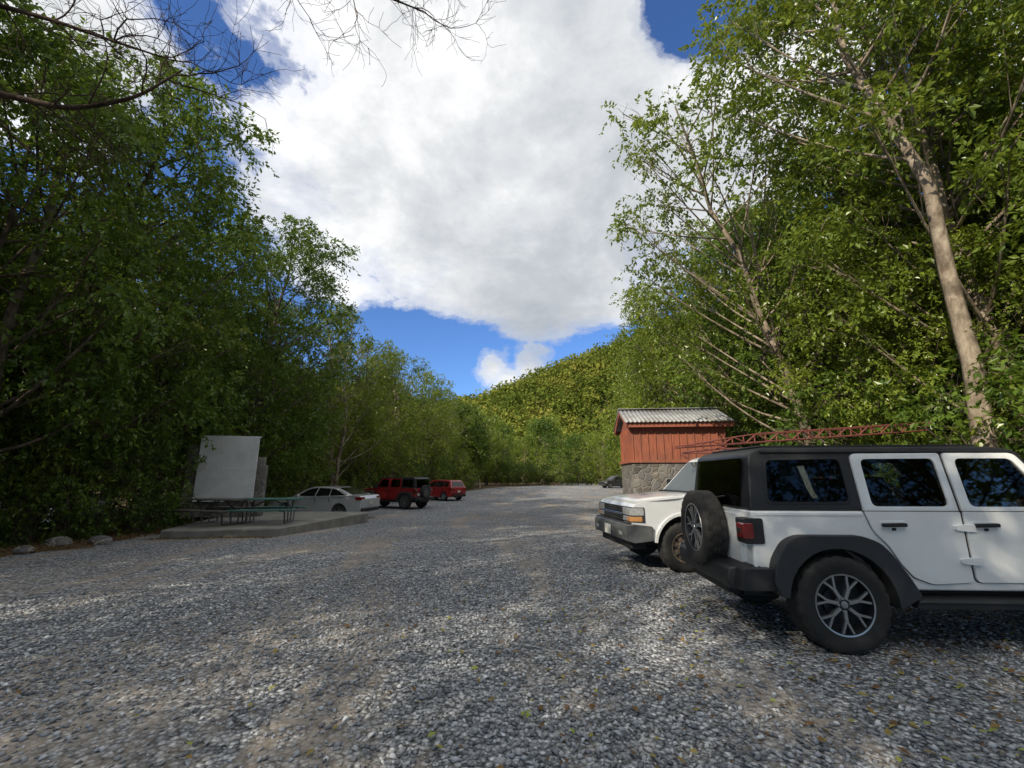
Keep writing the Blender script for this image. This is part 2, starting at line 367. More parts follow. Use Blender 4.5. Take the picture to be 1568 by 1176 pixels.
# understory shrubs
fx=lambda y: np.interp(y,[0,12,20,28,36,45,60],[-11.0,-11.4,-12.6,-12.2,-10.2,-7.6,-4.2])
fr=lambda y: np.interp(y,[0,10,16,22,30,40,60],[8.6,8.8,9.2,9.0,9.6,12.0,17.5])
for y in np.arange(3.8,58,2.1):
    for off in (0.,2.6):
        x=float(fx(y))-off+random.uniform(-.5,.3)
        if -1.12<x/y<-.98 : continue
        put(random.choice([S_A,S_B]),x,y+random.uniform(-.6,.6),random.uniform(.85,1.15)*(.8 if off==0 else 1.1),name='shrub')
for (m,x,y,s) in [(S_B,-12.6,11.7,.62),(S_A,-11.9,12.6,.55),(S_B,-13.6,12.6,.55),(S_A,-12.2,10.7,.5)]: put(m,x,y,s,name='shrub')
for y in np.arange(5.5,56,2.1):
    for off in (0.5,3.0):
        if y>13.5 and y<19.5 and off<1: continue
        x=float(fr(y))+off+random.uniform(-.3,.5)
        put(random.choice([S_A,S_B]),x,y+random.uniform(-.6,.6),random.uniform(.9,1.25),name='shrub')
# far forest (one parented mass)
far=empty('distant_forest')
rng=np.random.default_rng(5)
for i in range(46):   # end of the lot
    x=rng.uniform(-30,34); y=rng.uniform(68,98)
    if 9<x<18 and y<74: continue
    put(random.choice([T_F,T_G,T_G]),x,y,rng.uniform(.65,1.05),name='forest_tree',parent=far)
for i in range(30):
    y=2+i*2.2+rng.uniform(-1,1); x=float(fx(y))-rng.uniform(8,14)
    put(T_F,x,y,rng.uniform(.95,1.15),name='forest_tree',parent=far)
for i in range(30):
    y=1+i*2.2+rng.uniform(-1,1); x=float(fr(y))+rng.uniform(8,15)
    put(random.choice([T_F,T_G]),x,y,rng.uniform(1.1,1.35)*(1 if y<30 else .85),name='forest_tree',parent=far)
for i in range(14):
    y=rng.uniform(56,67); x=rng.uniform(-16,-3.)
    put(random.choice([T_F,T_G]),x,y,rng.uniform(.8,.95),name='forest_tree',parent=far)
for i in range(14):
    x=-4+i*1.6; put(random.choice([S_A,S_B]),x,68.+rng.uniform(-1,2),rng.uniform(.8,1.1),name='undergrowth',parent=far)

# ------------------------------------------------------------------ bare tree (overhanging leafless branches)
def gen_bare():
    rng=np.random.default_rng(9); acc=Acc()
    def br(p,d,L,r,depth):
        n=7; pts=[p]; q=np.array(p,float); dd=norm(np.array(d,float))
        for i in range(n-1):
            dd=norm(dd+rng.normal(size=3)*.17); q=q+dd*L/(n-1); pts.append(q)
        pts=np.array(pts); V,F=tube(pts,np.linspace(r,max(.0026,r*.35),n),5 if depth>1 else 3); acc.add(V,F,0,.5,True)
        if depth<=0: return
        for i in range(6 if depth>1 else 5):
            kx=rng.integers(1,n); t=norm(pts[min(kx,n-1)]-pts[kx-1])
            s=norm(np.cross(t,rng.normal(size=3)))
            br(pts[kx],t*.75+s*.8,L*rng.uniform(.35,.65),max(.0032,r*.45),depth-1)
    def limb(pts,r0,r1,nb,L,depth,rb):
        P=np.array(pts,float); t=np.linspace(0,len(P)-1,len(P)*5); 
        Q=np.stack([np.interp(t,np.arange(len(P)),P[:,k]) for k in range(3)],1)
        for _ in range(3): Q[1:-1]=(Q[:-2]+Q[1:-1]*2+Q[2:])/4
        V,F=tube(Q,np.linspace(r0,r1,len(Q)),7); acc.add(V,F,0,.5,True)
        for i in range(nb):
            kx=rng.integers(len(Q)//3,len(Q)); tt=norm(Q[min(kx,len(Q)-1)]-Q[kx-1]); s=norm(np.cross(tt,rng.normal(size=3)))
            br(Q[kx],tt*.7+s*.8,L*rng.uniform(.6,1.1),rb,depth)
    limb([(-9.6,3.0,-.1),(-9.5,3.1,3),(-9.3,3.2,6),(-9.2,3.2,9),(-9,3.4,11)],.2,.08,3,1.5,2,.02)
    limb([(-9.3,3.2,6.),(-8.0,4.4,6.5),(-7.0,5.0,6.75),(-6.2,5.1,6.6),(-5.4,5.2,6.9),(-4.9,5.3,7.5)],.07,.012,13,1.5,2,.013)
    limb([(-9.2,3.2,7.6),(-8.0,4.6,8.1),(-6.8,5.0,8.1),(-5.9,5.2,7.9),(-5.2,5.4,7.8)],.05,.010,12,1.5,2,.012)
    limb([(-9.1,3.3,9.),(-6.5,4.3,10.1),(-4.6,5.0,9.9),(-3.4,5.2,9.4),(-2.2,5.3,9.0),(-1.4,5.5,8.85)],.05,.010,13,1.2,2,.010)
    return acc.mesh('bare_tree_mesh',[M_bare])
add_obj('bare_tree',gen_bare())

# ------------------------------------------------------------------ ground
def grid_mesh(name,xs_fn,ys,nx,zoff,mat):
    V=[];F=[]
    for y in ys:
        a,b=xs_fn(y)
        for i in range(nx):
            x=a+(b-a)*i/(nx-1); V.append((x,y,gh(x,y)+zoff))
    for j in range(len(ys)-1):
        for i in range(nx-1):
            k=j*nx+i; F.append((k,k+1,k+nx+1,k+nx))
    return mesh_np(name,V,F,[mat],smooth=True)
ysb=np.concatenate([np.linspace(-400,-20,12),np.arange(-18,80,1.),np.linspace(82,600,20)])
add_obj('ground',grid_mesh('ground_mesh',lambda y:(-500,500),ysb,60,0,M_floor))
def wob(y,s): return .28*math.sin(y*1.3+s)+.16*math.sin(y*3.1+s*2)+.1*math.sin(y*7.3+s*3)
def lot(y):
    l=np.interp(y,[-20,0,5,12,20,28,36,45,60,72,90],[-11,-9.7,-9.8,-10.4,-11.6,-11.6,-9.6,-7.,-2.0,7.6,10.5])
    r=np.interp(y,[-20,0,10,20,30,40,60,72,90],[12,10,9.2,9.4,9.6,11.,16.4,16.0,14])
    return float(l)+wob(y,0.),float(r)+wob(y,2.)
add_obj('gravel_lot',grid_mesh('gravel_lot_mesh',lot,np.arange(-20,90,.3),44,.02,M_gravel))

def stones():
    rng=np.random.default_rng(8); N=46000
    r=1.2+6.8*rng.uniform(0,1,N)**.8; a=rng.uniform(-.98,.98,N)
    x=r*np.sin(a)*1.25; y=r*np.cos(a)
    den=np.sin(x*1.1+y*.35)+np.sin(x*.55-y*.8+1.)+rng.normal(size=N)*.8
    keep=(den>-.9); x=x[keep];y=y[keep];N=len(x)
    s=.008+.017*rng.uniform(0,1,N)**1.8
    z=np.array([gh(0,v) for v in y])+.022+s*.15
    O=np.array([[1,0,0],[0,1,0],[-1,0,0],[0,-1,0],[0,0,.7],[0,0,-.5]],float)
    V=O[None]*(1+rng.normal(size=(N,6,1))*.25)*s[:,None,None]
    V[:,:,0]*=rng.uniform(.8,1.5,N)[:,None]
    th=rng.uniform(0,6.28,N); c,sn=np.cos(th)[:,None],np.sin(th)[:,None]
    X=V[:,:,0]*c-V[:,:,1]*sn; Y=V[:,:,0]*sn+V[:,:,1]*c; tilt=rng.normal(size=(N,1))*.4
    V=np.stack([X+x[:,None],Y+y[:,None],V[:,:,2]+z[:,None]+X*tilt],-1)
    T=np.array([[0,1,4],[1,2,4],[2,3,4],[3,0,4],[1,0,5],[2,1,5],[3,2,5],[0,3,5]])
    F=(T[None]+np.arange(N)[:,None,None]*6).reshape(-1,3)
    rn=np.repeat(rng.beta(2,2.6,N),8)
    add_obj('gravel_stones',mesh_np('gravel_stones_mesh',V.reshape(-1,3),F,[M_peb],rnd=rn))
stones()
def litter(name,xy,size,seed,mat=M_dry,zo=.035,lo=0.,hi=1.):
    rng=np.random.default_rng(seed); N=len(xy)
    P=np.stack([xy[:,0],xy[:,1],np.array([gh(0,v) for v in xy[:,1]])+zo+rng.uniform(0,.015,N)],1)
    th=rng.uniform(0,6.28,N); ax=norm(np.stack([np.cos(th),np.sin(th),rng.normal(size=N)*.15],1))
    nr=norm(np.array([0,0,1.])+rng.normal(size=(N,3))*.25); L=size*rng.uniform(.6,1.3,N)
    V,F=leaf_quads(P,ax,nr,L,L*.5)
    add_obj(name,mesh_np(name+'_mesh',V,F,[mat],rnd=rng.uniform(lo,hi,N)))
rng=np.random.default_rng(14)
n=2600; a=np.stack([rng.uniform(-3,7,n)+rng.normal(size=n)*.4,rng.uniform(1.3,7.,n)],1); a=a[(rng.uniform(0,1,len(a))<np.clip((a[:,0]+2.0)/5,.10,1))]
litter('fallen_leaves',a,.065,1,lo=.2)
n=9000; y=rng.uniform(2,30,n); x=np.array([fx(v) for v in y])+1.1-np.abs(rng.normal(size=n))*1.3
litter('leaf_litter',np.stack([x,y],1),.08,2,lo=0,hi=.7)
n=5000; y=rng.uniform(3,26,n); x=np.array([fr(v) for v in y])-.4+np.abs(rng.normal(size=n))*1.3
litter('leaf_litter',np.stack([x,y],1),.08,3,lo=0,hi=.8)
# leaves and twigs blown against the slab edge
n=900; tt=rng.uniform(0,1,n); x=-9.9+3.2*tt; y=12.5+.45*tt-np.abs(rng.normal(size=n))*.22
litter('leaf_litter',np.stack([x,y],1),.06,4,zo=.03,lo=0,hi=.8)

# ------------------------------------------------------------------ hill
def hz(x,y):
    ridge=np.interp(x,[-260,-120,-60,-15,10,45,90,160,300],[10,14,20,31,40,53,68,88,96])
    return ridge*sstep((y-92)/95.)+ (np.sin(x*.045+y*.03)+np.sin(x*.11-y*.07)*.4)*1.6*sstep((y-95)/40)
def hill():
    xs=np.linspace(-300,330,90); ys=np.linspace(88,330,50)
    X,Y=np.meshgrid(xs,ys); Z=hz(X,Y)-.6-.35*np.clip(Y-200,0,200)*.6
    V=np.stack([X,Y,Z],-1).reshape(-1,3); nx=90
    F=[(j*nx+i,j*nx+i+1,(j+1)*nx+i+1,(j+1)*nx+i) for j in range(49) for i in range(89)]
    add_obj('hill',mesh_np('hill_mesh',V,F,[M_floor],smooth=True))
    rng=np.random.default_rng(31); N=7600; acc=Acc()
    x=rng.uniform(-50,105,N); y=rng.uniform(96,206,N); z=hz(x,y)-np.clip(y-200,0,9)*.2
    r=.8+2.9*rng.uniform(0,1,N)**2.6; K=48
    c=np.stack([x,y,z+r*1.0],1)
    d=norm(rng.normal(size=(N,K,3))+np.array([0,-.15,.35]))
    P=(c[:,None,:]+d*(r[:,None,None])*rng.uniform(.55,1.15,(N,K,1))*np.array([1,1,1.15])).reshape(-1,3)
    ax=norm(rng.normal(size=(N*K,3))); nr=norm(d.reshape(-1,3)+rng.normal(size=(N*K,3))*.7)
    L=rng.uniform(.45,.95,N*K)*np.repeat(.8+.25*r,K)
    V,F=leaf_quads(P,norm(np.cross(nr,ax)),nr,L,L*.75)
    patch=.5+.28*np.sin(x*.13+y*.05)*np.sin(y*.11-x*.04)+.22*np.sin(x*.37+y*.21)
    base=np.clip(.50*patch+.50*rng.uniform(0,1,N)**1.3,0,1)*.82
    rn=np.clip(np.repeat(base,K)+rng.uniform(-.06,.18,N*K),0,1)
    acc.add(V,F,0,rn,False)
    add_obj('hillside_forest',acc.mesh('hillside_forest_mesh',[M_leafh]))
hill()

# ------------------------------------------------------------------ solid modelling helpers
def finish(name,bm,mats,parent,bevel=0,seg=3,ang=35):
    bmesh.ops.recalc_face_normals(bm,faces=bm.faces)
    me=bpy.data.meshes.new(name); bm.to_mesh(me); bm.free()
    for m in (mats if isinstance(mats,list) else [mats]): me.materials.append(m)
    for p in me.polygons: p.use_smooth=True
    if not bevel: me.set_sharp_from_angle(angle=R_(ang))
    o=bpy.data.objects.new(name,me); link(o)
    if parent: o.parent=parent
    if bevel:
        b=o.modifiers.new('bevel','BEVEL'); b.width=bevel; b.segments=seg; b.limit_method='ANGLE'; b.angle_limit=R_(28); b.harden_normals=True
    return o
def const(v): return (lambda x,z:v)
def prism(name,poly,y0,y1,mat,parent,bevel=0,seg=3):
    f0=y0 if callable(y0) else const(y0); f1=y1 if callable(y1) else const(y1)
    bm=bmesh.new(); A=[bm.verts.new((x,f0(x,z),z)) for x,z in poly]; B=[bm.verts.new((x,f1(x,z),z)) for x,z in poly]
    n=len(poly); bm.faces.new(A); bm.faces.new(B[::-1])
    for i in range(n): bm.faces.new((A[i],A[(i+1)%n],B[(i+1)%n],B[i]))
    return finish(name,bm,mat,parent,bevel,seg)
def carve(objs,cutters):
    for o in objs:
        for m in o.modifiers: 
            if m.type=='BEVEL': m.harden_normals=False
        for c in cutters:
            b=o.modifiers.new('cut','BOOLEAN'); b.operation='DIFFERENCE'; b.object=c; b.solver='EXACT'
    bpy.context.view_layer.update()
    dg=bpy.context.evaluated_depsgraph_get()
    res=[(o,bpy.data.meshes.new_from_object(o.evaluated_get(dg))) for o in objs]
    for o,me in res:
        o.modifiers.clear(); o.data=me
        for p in me.polygons: p.use_smooth=True
        me.set_sharp_from_angle(angle=R_(26))
def box(name,c,s,mat,parent,bevel=0,seg=2,rot=None):
    bm=bmesh.new(); bmesh.ops.create_cube(bm,size=1.0)
    M=Matrix.Translation(c)
    if rot: M=M@Matrix.Rotation(rot[0],4,'X')@Matrix.Rotation(rot[1],4,'Y')@Matrix.Rotation(rot[2],4,'Z')
    bmesh.ops.transform(bm,matrix=M@Matrix.Diagonal((s[0],s[1],s[2],1)),verts=bm.verts)
    return finish(name,bm,mat,parent,bevel,seg)
def rpoly(pts,r,n=4):
    out=[]; N=len(pts)
    for i in range(N):
        p=Vector(pts[i]); a=Vector(pts[i-1]); b=Vector(pts[(i+1)%N])
        rr_=r[i] if isinstance(r,(list,tuple)) else r
        da=(a-p); db=(b-p); rr_=min(rr_,da.length*.45,db.length*.45)
        if rr_<=0: out.append(tuple(p)); continue
        s=p+da.normalized()*rr_; e=p+db.normalized()*rr_
        for k in range(n+1):
            t=k/n; q=(1-t)**2*s+2*t*(1-t)*p+t*t*e; out.append((q.x,q.y))
    return out
def arc(cx,cz,r,a0,a1,n=14):
    return [(cx+r*math.cos(R_(a0+(a1-a0)*i/n)),cz+r*math.sin(R_(a0+(a1-a0)*i/n))) for i in range(n+1)]
def tubes(name,paths,r,mat,parent,sides=8):
    acc=Acc()
    for p in paths:
        V,F=tube(np.array(p,float),np.full(len(p),r),sides); acc.add(V,F,0,.5,True)
    o=add_obj(name,acc.mesh(name,[mat])); o.parent=parent; return o
class G:
    def __init__(s): s.bm=bmesh.new()
    def revolve(s,prof,mi,M,segs=56,mod=None,close=False):
        rows=[]
        for i in range(segs):
            a=2*math.pi*i/segs; row=[]
            for k,(r,y) in enumerate(prof):
                if mod: r=mod(i,k,r)
                row.append(s.bm.verts.new(M@Vector((r*math.cos(a),y,r*math.sin(a)))))
            rows.append(row)
        for i in range(segs):
            A=rows[i];B=rows[(i+1)%segs]
            for k in range(len(prof)-1):
                try: f=s.bm.faces.new((A[k],A[k+1],B[k+1],B[k])); f.material_index=mi
                except Exception: pass
    def box(s,M,size,mi):
        r=bmesh.ops.create_cube(s.bm,size=1.0); vs=r['verts']
        bmesh.ops.transform(s.bm,matrix=M@Matrix.Diagonal((size[0],size[1],size[2],1)),verts=vs)
        for f in {f for v in vs for f in v.link_faces}: f.material_index=mi
def wheel(parent,x,y,z,R=.41,Wd=.26,rimR=.235,side=1,style='alloy',name='wheel',axis='Y'):
    M=Matrix.Translation((x,y,z))
    if axis=='Y': M=M@(Matrix.Rotation(0 if side>0 else math.pi,4,'Z'))
    else: M=M@Matrix.Rotation(math.pi/2,4,'Z')   # outward to -x
    g=G(); w=Wd/2
    prof=[(rimR,w*.5),(rimR+.008,w*.86),(R*.74,w*.98),(R*.86,w),(R*.93,w*.96),(R*.97,w*.86),(R,w*.74),(R,w*.42),(R*.985,w*.38),(R,w*.34),(R,w*.04),(R*.985,0),(R,-w*.04),(R,-w*.34),(R*.985,-w*.38),(R,-w*.42),(R,-w*.74),(R*.97,-w*.86),(R*.93,-w*.96),(R*.8,-w),(rimR,-w*.8)]
    def mod(i,k,r):
        if k in (4,5,6,7,14,15,16,17): return r-(.012 if (i%4)<1 else 0)
        if k in (8,9,10,11,12,13): return r-(.010 if ((i+2)%4)<1 else 0)
        return r
    g.revolve(prof,0,M,88,mod)
    g.revolve([(rimR+.010,w*.80),(rimR+.005,w*.90),(rimR-.008,w*.88)],1,M,56)
    g.revolve([(rimR-.008,w*.88),(rimR-.018,w*.55),(rimR-.03,-w*.6)],2 if style=='alloy' else 1,M,56)
    g.revolve([(.0,w*.02),(rimR-.028,w*.02)],2,M,40)
    g.revolve([(.0,w*.22),(rimR*.55,w*.22),(rimR*.55,w*.05)],2 if style=='alloy' else 3,M,40)
    if style=='alloy':
        for i in range(7):
            a=2*math.pi*i/7+.2; Ra=M@Matrix.Rotation(-a,4,'Y')
            g.box(Ra@Matrix.Translation((rimR*.36,w*.66,0)),(rimR*.40,.028,.030),1)
            for sg in (-1,1):
                g.box(Ra@Matrix.Translation((rimR*.52,w*.67,0))@Matrix.Rotation(-sg*.42,4,'Y')@Matrix.Translation((rimR*.23,0,0)),(rimR*.52,.024,.019),1)
        g.revolve([(0,w*.80),(.045,w*.80),(.060,w*.68),(.070,w*.6),(.070,w*.2)],2,M,30)
        g.revolve([(0,w*.87),(.028,w*.86),(.032,w*.8)],1,M,24)
        for i in range(5):
            a=2*math.pi*i/5; g.box(M@Matrix.Rotation(-a,4,'Y')@Matrix.Translation((.056,w*.76,0)),(.018,.03,.018),1)
    elif style=='steel':
        g.revolve([(rimR-.02,w*.35),(rimR*.82,w*.52),(rimR*.62,w*.60),(rimR*.42,w*.50),(rimR*.34,w*.78),(0,w*.80)],1,M,48)
        for i in range(8):
            a=2*math.pi*i/8; g.box(M@Matrix.Rotation(-a,4,'Y')@Matrix.Translation((rimR*.72,w*.56,0)),(.05,.03,.035),2)
        for i in range(6):
            a=2*math.pi*(i+.5)/6; g.box(M@Matrix.Rotation(-a,4,'Y')@Matrix.Translation((rimR*.48,w*.58,0)),(.022,.03,.022),1)
    else:
        for i in range(5):
            a=2*math.pi*i/5+.3; g.box(M@Matrix.Rotation(-a,4,'Y')@Matrix.Translation((rimR*.5,w*.62,0)),(rimR*.92,.03,.055),1)
        g.revolve([(0,w*.72),(.06,w*.7),(.06,w*.3)],1,M,24)
    bm=g.bm
    me=bpy.data.meshes.new(name); bmesh.ops.recalc_face_normals(bm,faces=bm.faces); bm.to_mesh(me); bm.free()
    for m in (M_tire,M_steelrim if style=='steel' else M_alloy,M_gunm,M_chrome if style!='steel' else M_gunm): me.materials.append(m)
    for p in me.polygons: p.use_smooth=True
    me.set_sharp_from_angle(angle=R_(32))
    o=bpy.data.objects.new(name,me); link(o); o.parent=parent; return o

# ------------------------------------------------------------------ boxy off-road SUV
def offroad(loc,rz,paint,top,doortop=None):
    E=empty('off_road_suv',loc,rz); wb=3.008; W=.79; belt=1.24; kk=.15; BX=1.27
    doortop=doortop or paint
    for sx in (0,wb):
        for sd in (-1,1): wheel(E,sx,sd*.80,.42,R=.42,Wd=.26,rimR=.262,side=sd,name='wheel_rear' if sx==0 else 'wheel_front')
    wheel(E,-.88,.0,1.0,R=.41,Wd=.25,rimR=.258,style='alloy',name='spare_wheel',axis='X')
    box('spare_carrier',(-.76,0,1.0),(.12,.3,.3),M_bplast,E,.02)
    tub=[(-.72,.60),(-.70,1.0),(-.70,belt),(2.40,belt),(2.44,.95),(2.44,.52)]+[(.54,.52)]+arc(0,.42,.52,10,170)[1:]+[(-.56,.58)]
    prism('tub',tub,-W,W,paint,E,.022)
    prism('chassis',[(-.85,.40),(3.6,.40),(3.6,.56),(-.85,.56)],-.45,.45,M_bplast,E,.02)
    tubes('axles',[[(0,-.7,.40),(0,.7,.40)],[(wb,-.7,.40),(wb,.7,.40)]],.05,M_gunm,E)
    tubes('exhaust_and_shocks',[[(-.2,-.5,.42),(-.75,-.55,.44)],[(-.2,.4,.45),(-.2,.5,.9)],[(-.2,-.4,.45),(-.2,-.5,.9)]],.03,M_gunm,E)
    prism('wheel_well',[(-.6,.75),(.6,.75),(.6,1.1),(-.6,1.1)],-.55,.55,M_bplast,E)
    gy=lambda s,o=0:(lambda x,z:s*(W-.004-kk*(z-belt)+o))
    gp=rpoly([(-.695,belt+.003),(-.62,1.80),(-.50,1.865),(1.80,1.875),(2.03,1.84),(2.40,belt+.003)],[0,.05,.12,.12,.04,0])
    ht=prism('hard_top',gp,gy(-1),gy(1),top,E,.03)
    prism('roof_panel',rpoly([(-.45,1.868),(-.45,1.892),(1.75,1.897),(1.75,1.868)],.01),-.60,.60,top,E,.01)
    prism('interior_deck',[(-.64,1.246),(-.64,1.262),(2.28,1.262),(2.28,1.246)],-.70,.70,M_bplast,E)
    for yy in (-.37,.37):
        for sxx,hh in ((1.36,0),(.40,-.02)):
            prism('seat_back',rpoly([(sxx,1.25),(sxx-.10,1.56+hh),(sxx-.02,1.57+hh),(sxx+.12,1.25)],.03),yy-.23,yy+.23,M_seat,E,.03)
            prism('head_rest',rpoly([(sxx-.12,1.59+hh),(sxx-.13,1.74+hh),(sxx-.05,1.75+hh),(sxx-.03,1.60+hh)],.02),yy-.12,yy+.12,M_seat,E,.03)
    tubes('roll_bar',[[(1.24,-.60,1.25),(1.22,-.58,1.72),(1.22,-.50,1.79),(1.22,.50,1.79),(1.22,.58,1.72),(1.24,.60,1.25)],[(-.45,-.58,1.7),(1.2,-.58,1.75)],[(-.45,.58,1.7),(1.2,.58,1.75)]],.03,M_bplast,E)
    wq=[rpoly([(-.51,1.325),(-.455,1.735),(.275,1.745),(.275,1.325)],.06),rpoly([(.47,1.285),(.47,1.745),(1.19,1.75),(1.20,1.285)],.06),rpoly([(1.39,1.285),(1.385,1.75),(1.93,1.75),(2.21,1.285)],.06)]
    cut=[prism('c',q,-1.3,1.3,top,E) for q in wq]
    cav=prism('c',[(-.62,1.0),(-.55,1.785),(1.95,1.80),(2.31,1.0)],-.64,.64,top,E)
    rear=prism('c',[(-.95,1.29),(-.95,1.74),(-.5,1.74),(-.5,1.29)],-.56,.56,top,E)
    frt=prism('c',[(1.85,1.30),(1.85,1.78),(2.7,1.78),(2.7,1.30)],-.60,.60,top,E)
    frames=[]; 
    for s in (-1,1):
        nm='right' if s<0 else 'left'
        def sp(n,poly,a,b,m,bev=.006): return prism(n,poly,gy(s,a),gy(s,b),m,E,bev,2)
        frames.append(sp('quarter_seal_'+nm,rpoly([(-.54,1.30),(-.48,1.755),(.30,1.765),(.30,1.30)],.07),-.01,.004,M_bplast,.002))
        sp('quarter_glass_'+nm,wq[0],-.012,-.006,M_priv,0)
        frames.append(sp('rear_door_frame_'+nm,rpoly([(.38,1.243),(.38,1.80),(BX-.01,1.805),(BX,1.243)],[0,.07,.03,0]),-.01,.020,doortop,.008))
        sp('rear_door_glass_'+nm,wq[1],-.004,.002,M_priv,0)
        frames.append(sp('front_door_frame_'+nm,rpoly([(BX+.03,1.243),(BX+.02,1.805),(1.98,1.805),(2.33,1.243)],[0,.03,.06,0]),-.01,.020,doortop,.008))
        sp('front_door_glass_'+nm,wq[2],-.004,.002,M_tint,0)
        sp('drip_rail_'+nm,[(-.5,1.812),(-.5,1.832),(1.98,1.832),(1.98,1.812)],-.01,.022,top,.004)
        rd=[(.38,1.237),(BX,1.237),(BX,.60),(.90,.58)]+[(.74,.64),(.645,.76),(.56,.92),(.44,1.05)]
        rdp=rpoly(rd,[.01,.02,.05,.03,.03,.03,.05,.06],3)
        fd=rpoly([(BX+.03,1.237),(2.33,1.237),(2.34,.66),(2.28,.60),(BX+.03,.60)],[.01,.02,.05,.04,.05],3)
        for nn,pp in (('rear_door',rdp),('front_door',fd)):
            cx=sum(p[0] for p in pp)/len(pp); cz=sum(p[1] for p in pp)/len(pp)
            big=[(cx+(x-cx)*1.018,cz+(z-cz)*1.025) for x,z in pp]
            prism(nn+'_seam_'+nm,big,s*(W-.01),s*(W+.002),M_bplast,E)
            prism(nn+'_'+nm,pp,s*(W-.01),s*(W+.020),paint,E,.010,3)
        for hx in (.62,1.47):
            box('handle_recess_'+nm,(hx,s*(W+.021),1.115),(.23,.012,.07),paint,E,.005)
            prism('handle_'+nm,rpoly([(hx-.11,1.095),(hx-.11,1.13),(hx+.11,1.135),(hx+.11,1.10)],.012),s*(W+.03),s*(W+.062),M_bplast,E,.006)
            box('lock_'+nm,(hx+.0,s*(W+.03),1.075),(.03,.02,.025),M_bplast,E,.004)
        for hx in (1.31,2.36):
            for hz_ in (1.09,.79):
                prism('hinge_'+nm,rpoly([(hx-.13,hz_-.02),(hx-.13,hz_+.02),(hx-.02,hz_+.035),(hx+.05,hz_+.035),(hx+.05,hz_-.035),(hx-.02,hz_-.035)],.008),s*(W+.015),s*(W+.048),paint,E,.006)
        prism('belt_crease_'+nm,[(-.66,1.195),(-.66,1.222),(.36,1.222),(.36,1.195)],s*(W-.01),s*(W+.008),paint,E,.004)
        inner=arc(0,.42,.485,174,-4,16)
        outer=[(.56,.42),(.70,.50),(.62,.66),(.50,.86),(.40,.97),(.27,1.02),(-.32,1.02),(-.45,.96),(-.56,.80),(-.61,.60),(-.55,.48)]
        prism('rear_flare_'+nm,inner+rpoly(outer,[.01,.03,.03,.05,.04,.04,.06,.05,.05,.03,.01],2),s*(W-.02),lambda x,z:s*(.915+.02*max(0,(1.0-z))-.06*max(0,z-.95)*8),M_gplast,E,.014)
        inner=arc(wb,.42,.49,172,8,16)
        outer=[(wb+.56,.50),(wb+.60,.85),(wb+.40,1.03),(wb-.36,1.05),(wb-.50,.9),(wb-.62,.55)]
        prism('front_flare_'+nm,inner+rpoly(outer,.05,2),s*.55,s*.93,M_gplast,E,.014)
        prism('side_step_'+nm,rpoly([(.62,.40),(.66,.47),(2.36,.47),(2.40,.40)],.02),s*.70,s*.93,M_bplast,E,.015)
        tubes('step_trim_'+nm,[[(.64,s*.93,.455),(1.5,s*.935,.455),(2.38,s*.93,.455)]],.012,M_gplast,E)
        prism('tail_light_housing_'+nm,rpoly([(-.785,.93),(-.785,1.17),(-.60,1.17),(-.60,.93)],.02),s*.63,s*.815,M_bplast,E,.012)
        prism('tail_light_lens_'+nm,rpoly([(-.800,.975),(-.800,1.125),(-.70,1.125),(-.70,.975)],.02),s*.675,s*.822,M_redl,E,.01)
        box('tail_light_clear_'+nm,(-.798,s*.73,1.05),(.014,.07,.05),M_bplast,E,.004)
        box('mirror_'+nm,(2.20,s*(W+.17),1.33),(.12,.22,.20),M_bplast,E,.04,3)
        box('mirror_arm_'+nm,(2.24,s*(W+.04),1.26),(.08,.14,.06),M_bplast,E,.015)
    carve([ht],[cav,rear,frt]+cut); carve(frames,cut)
    for c in cut+[cav,rear,frt]: bpy.data.objects.remove(c)
    prism('tailgate',rpoly([(-.742,.68),(-.742,1.20),(-.70,1.20),(-.70,.68)],.005),-.60,.60,paint,E,.008)
    prism('rear_glass',[(-.712,1.27),(-.648,1.76),(-.640,1.76),(-.704,1.27)],-.59,.59,M_priv,E,0)
    prism('rear_bumper',rpoly([(-.93,.50),(-.95,.60),(-.93,.70),(-.66,.74),(-.60,.60),(-.66,.48)],.03),lambda x,z:-.80+.10*max(0,-x-.66)/.3,lambda x,z:.80-.10*max(0,-x-.66)/.3,M_bplast,E,.02)
    for s in (-1,1): prism('bumper_end_cap',rpoly([(-.90,.52),(-.86,.72),(-.58,.72),(-.54,.52)],.03),s*.72,s*.88,M_bplast,E,.03)
    box('plate',(-.755,.48,.86),(.012,.3,.15),M_plate,E,.003)
    tubes('rear_wiper',[[(-.73,.0,1.33),(-.72,-.3,1.36)]],.008,M_bplast,E)
    hy=lambda s:(lambda x,z:s*(.66-.12*(x-2.3)/1.2))
    prism('hood',rpoly([(2.36,.85),(2.36,1.235),(2.9,1.22),(3.42,1.16),(3.46,.85)],[0,.02,.1,.08,0]),hy(-1),hy(1),paint,E,.04)
    prism('grille',rpoly([(3.42,.66),(3.42,1.15),(3.50,1.15),(3.54,.66)],.02),-.60,.60,paint,E,.02)
    for i in range(7): box('grille_slot',(3.525,(i-3)*.105,.93),(.03,.055,.30),M_bplast,E,.015,rot=(0,.08,0))
    for s in (-1,1):
        g=G(); g.revolve([(0,0),(.08,-.005),(.095,-.03)],0,Matrix.Translation((3.545,s*.47,.96))@Matrix.Rotation(-math.pi/2,4,'Z'),24)
        finish('headlight',g.bm,M_lamp,E)
    prism('front_bumper',rpoly([(3.55,.50),(3.55,.70),(3.78,.68),(3.80,.52)],.03),-.82,.82,M_bplast,E,.03)
    prism('windshield',[(2.345,1.30),(2.055,1.79),(2.065,1.796),(2.355,1.306)],-.64,.64,M_tint,E,0)
    return E
offroad((3.09,5.19,0.02),R_(-2.5),M_white,M_hardtop)
offroad((-6.1,27.6,gh(0,27)+.02),R_(180-26),M_red,M_hardtop)

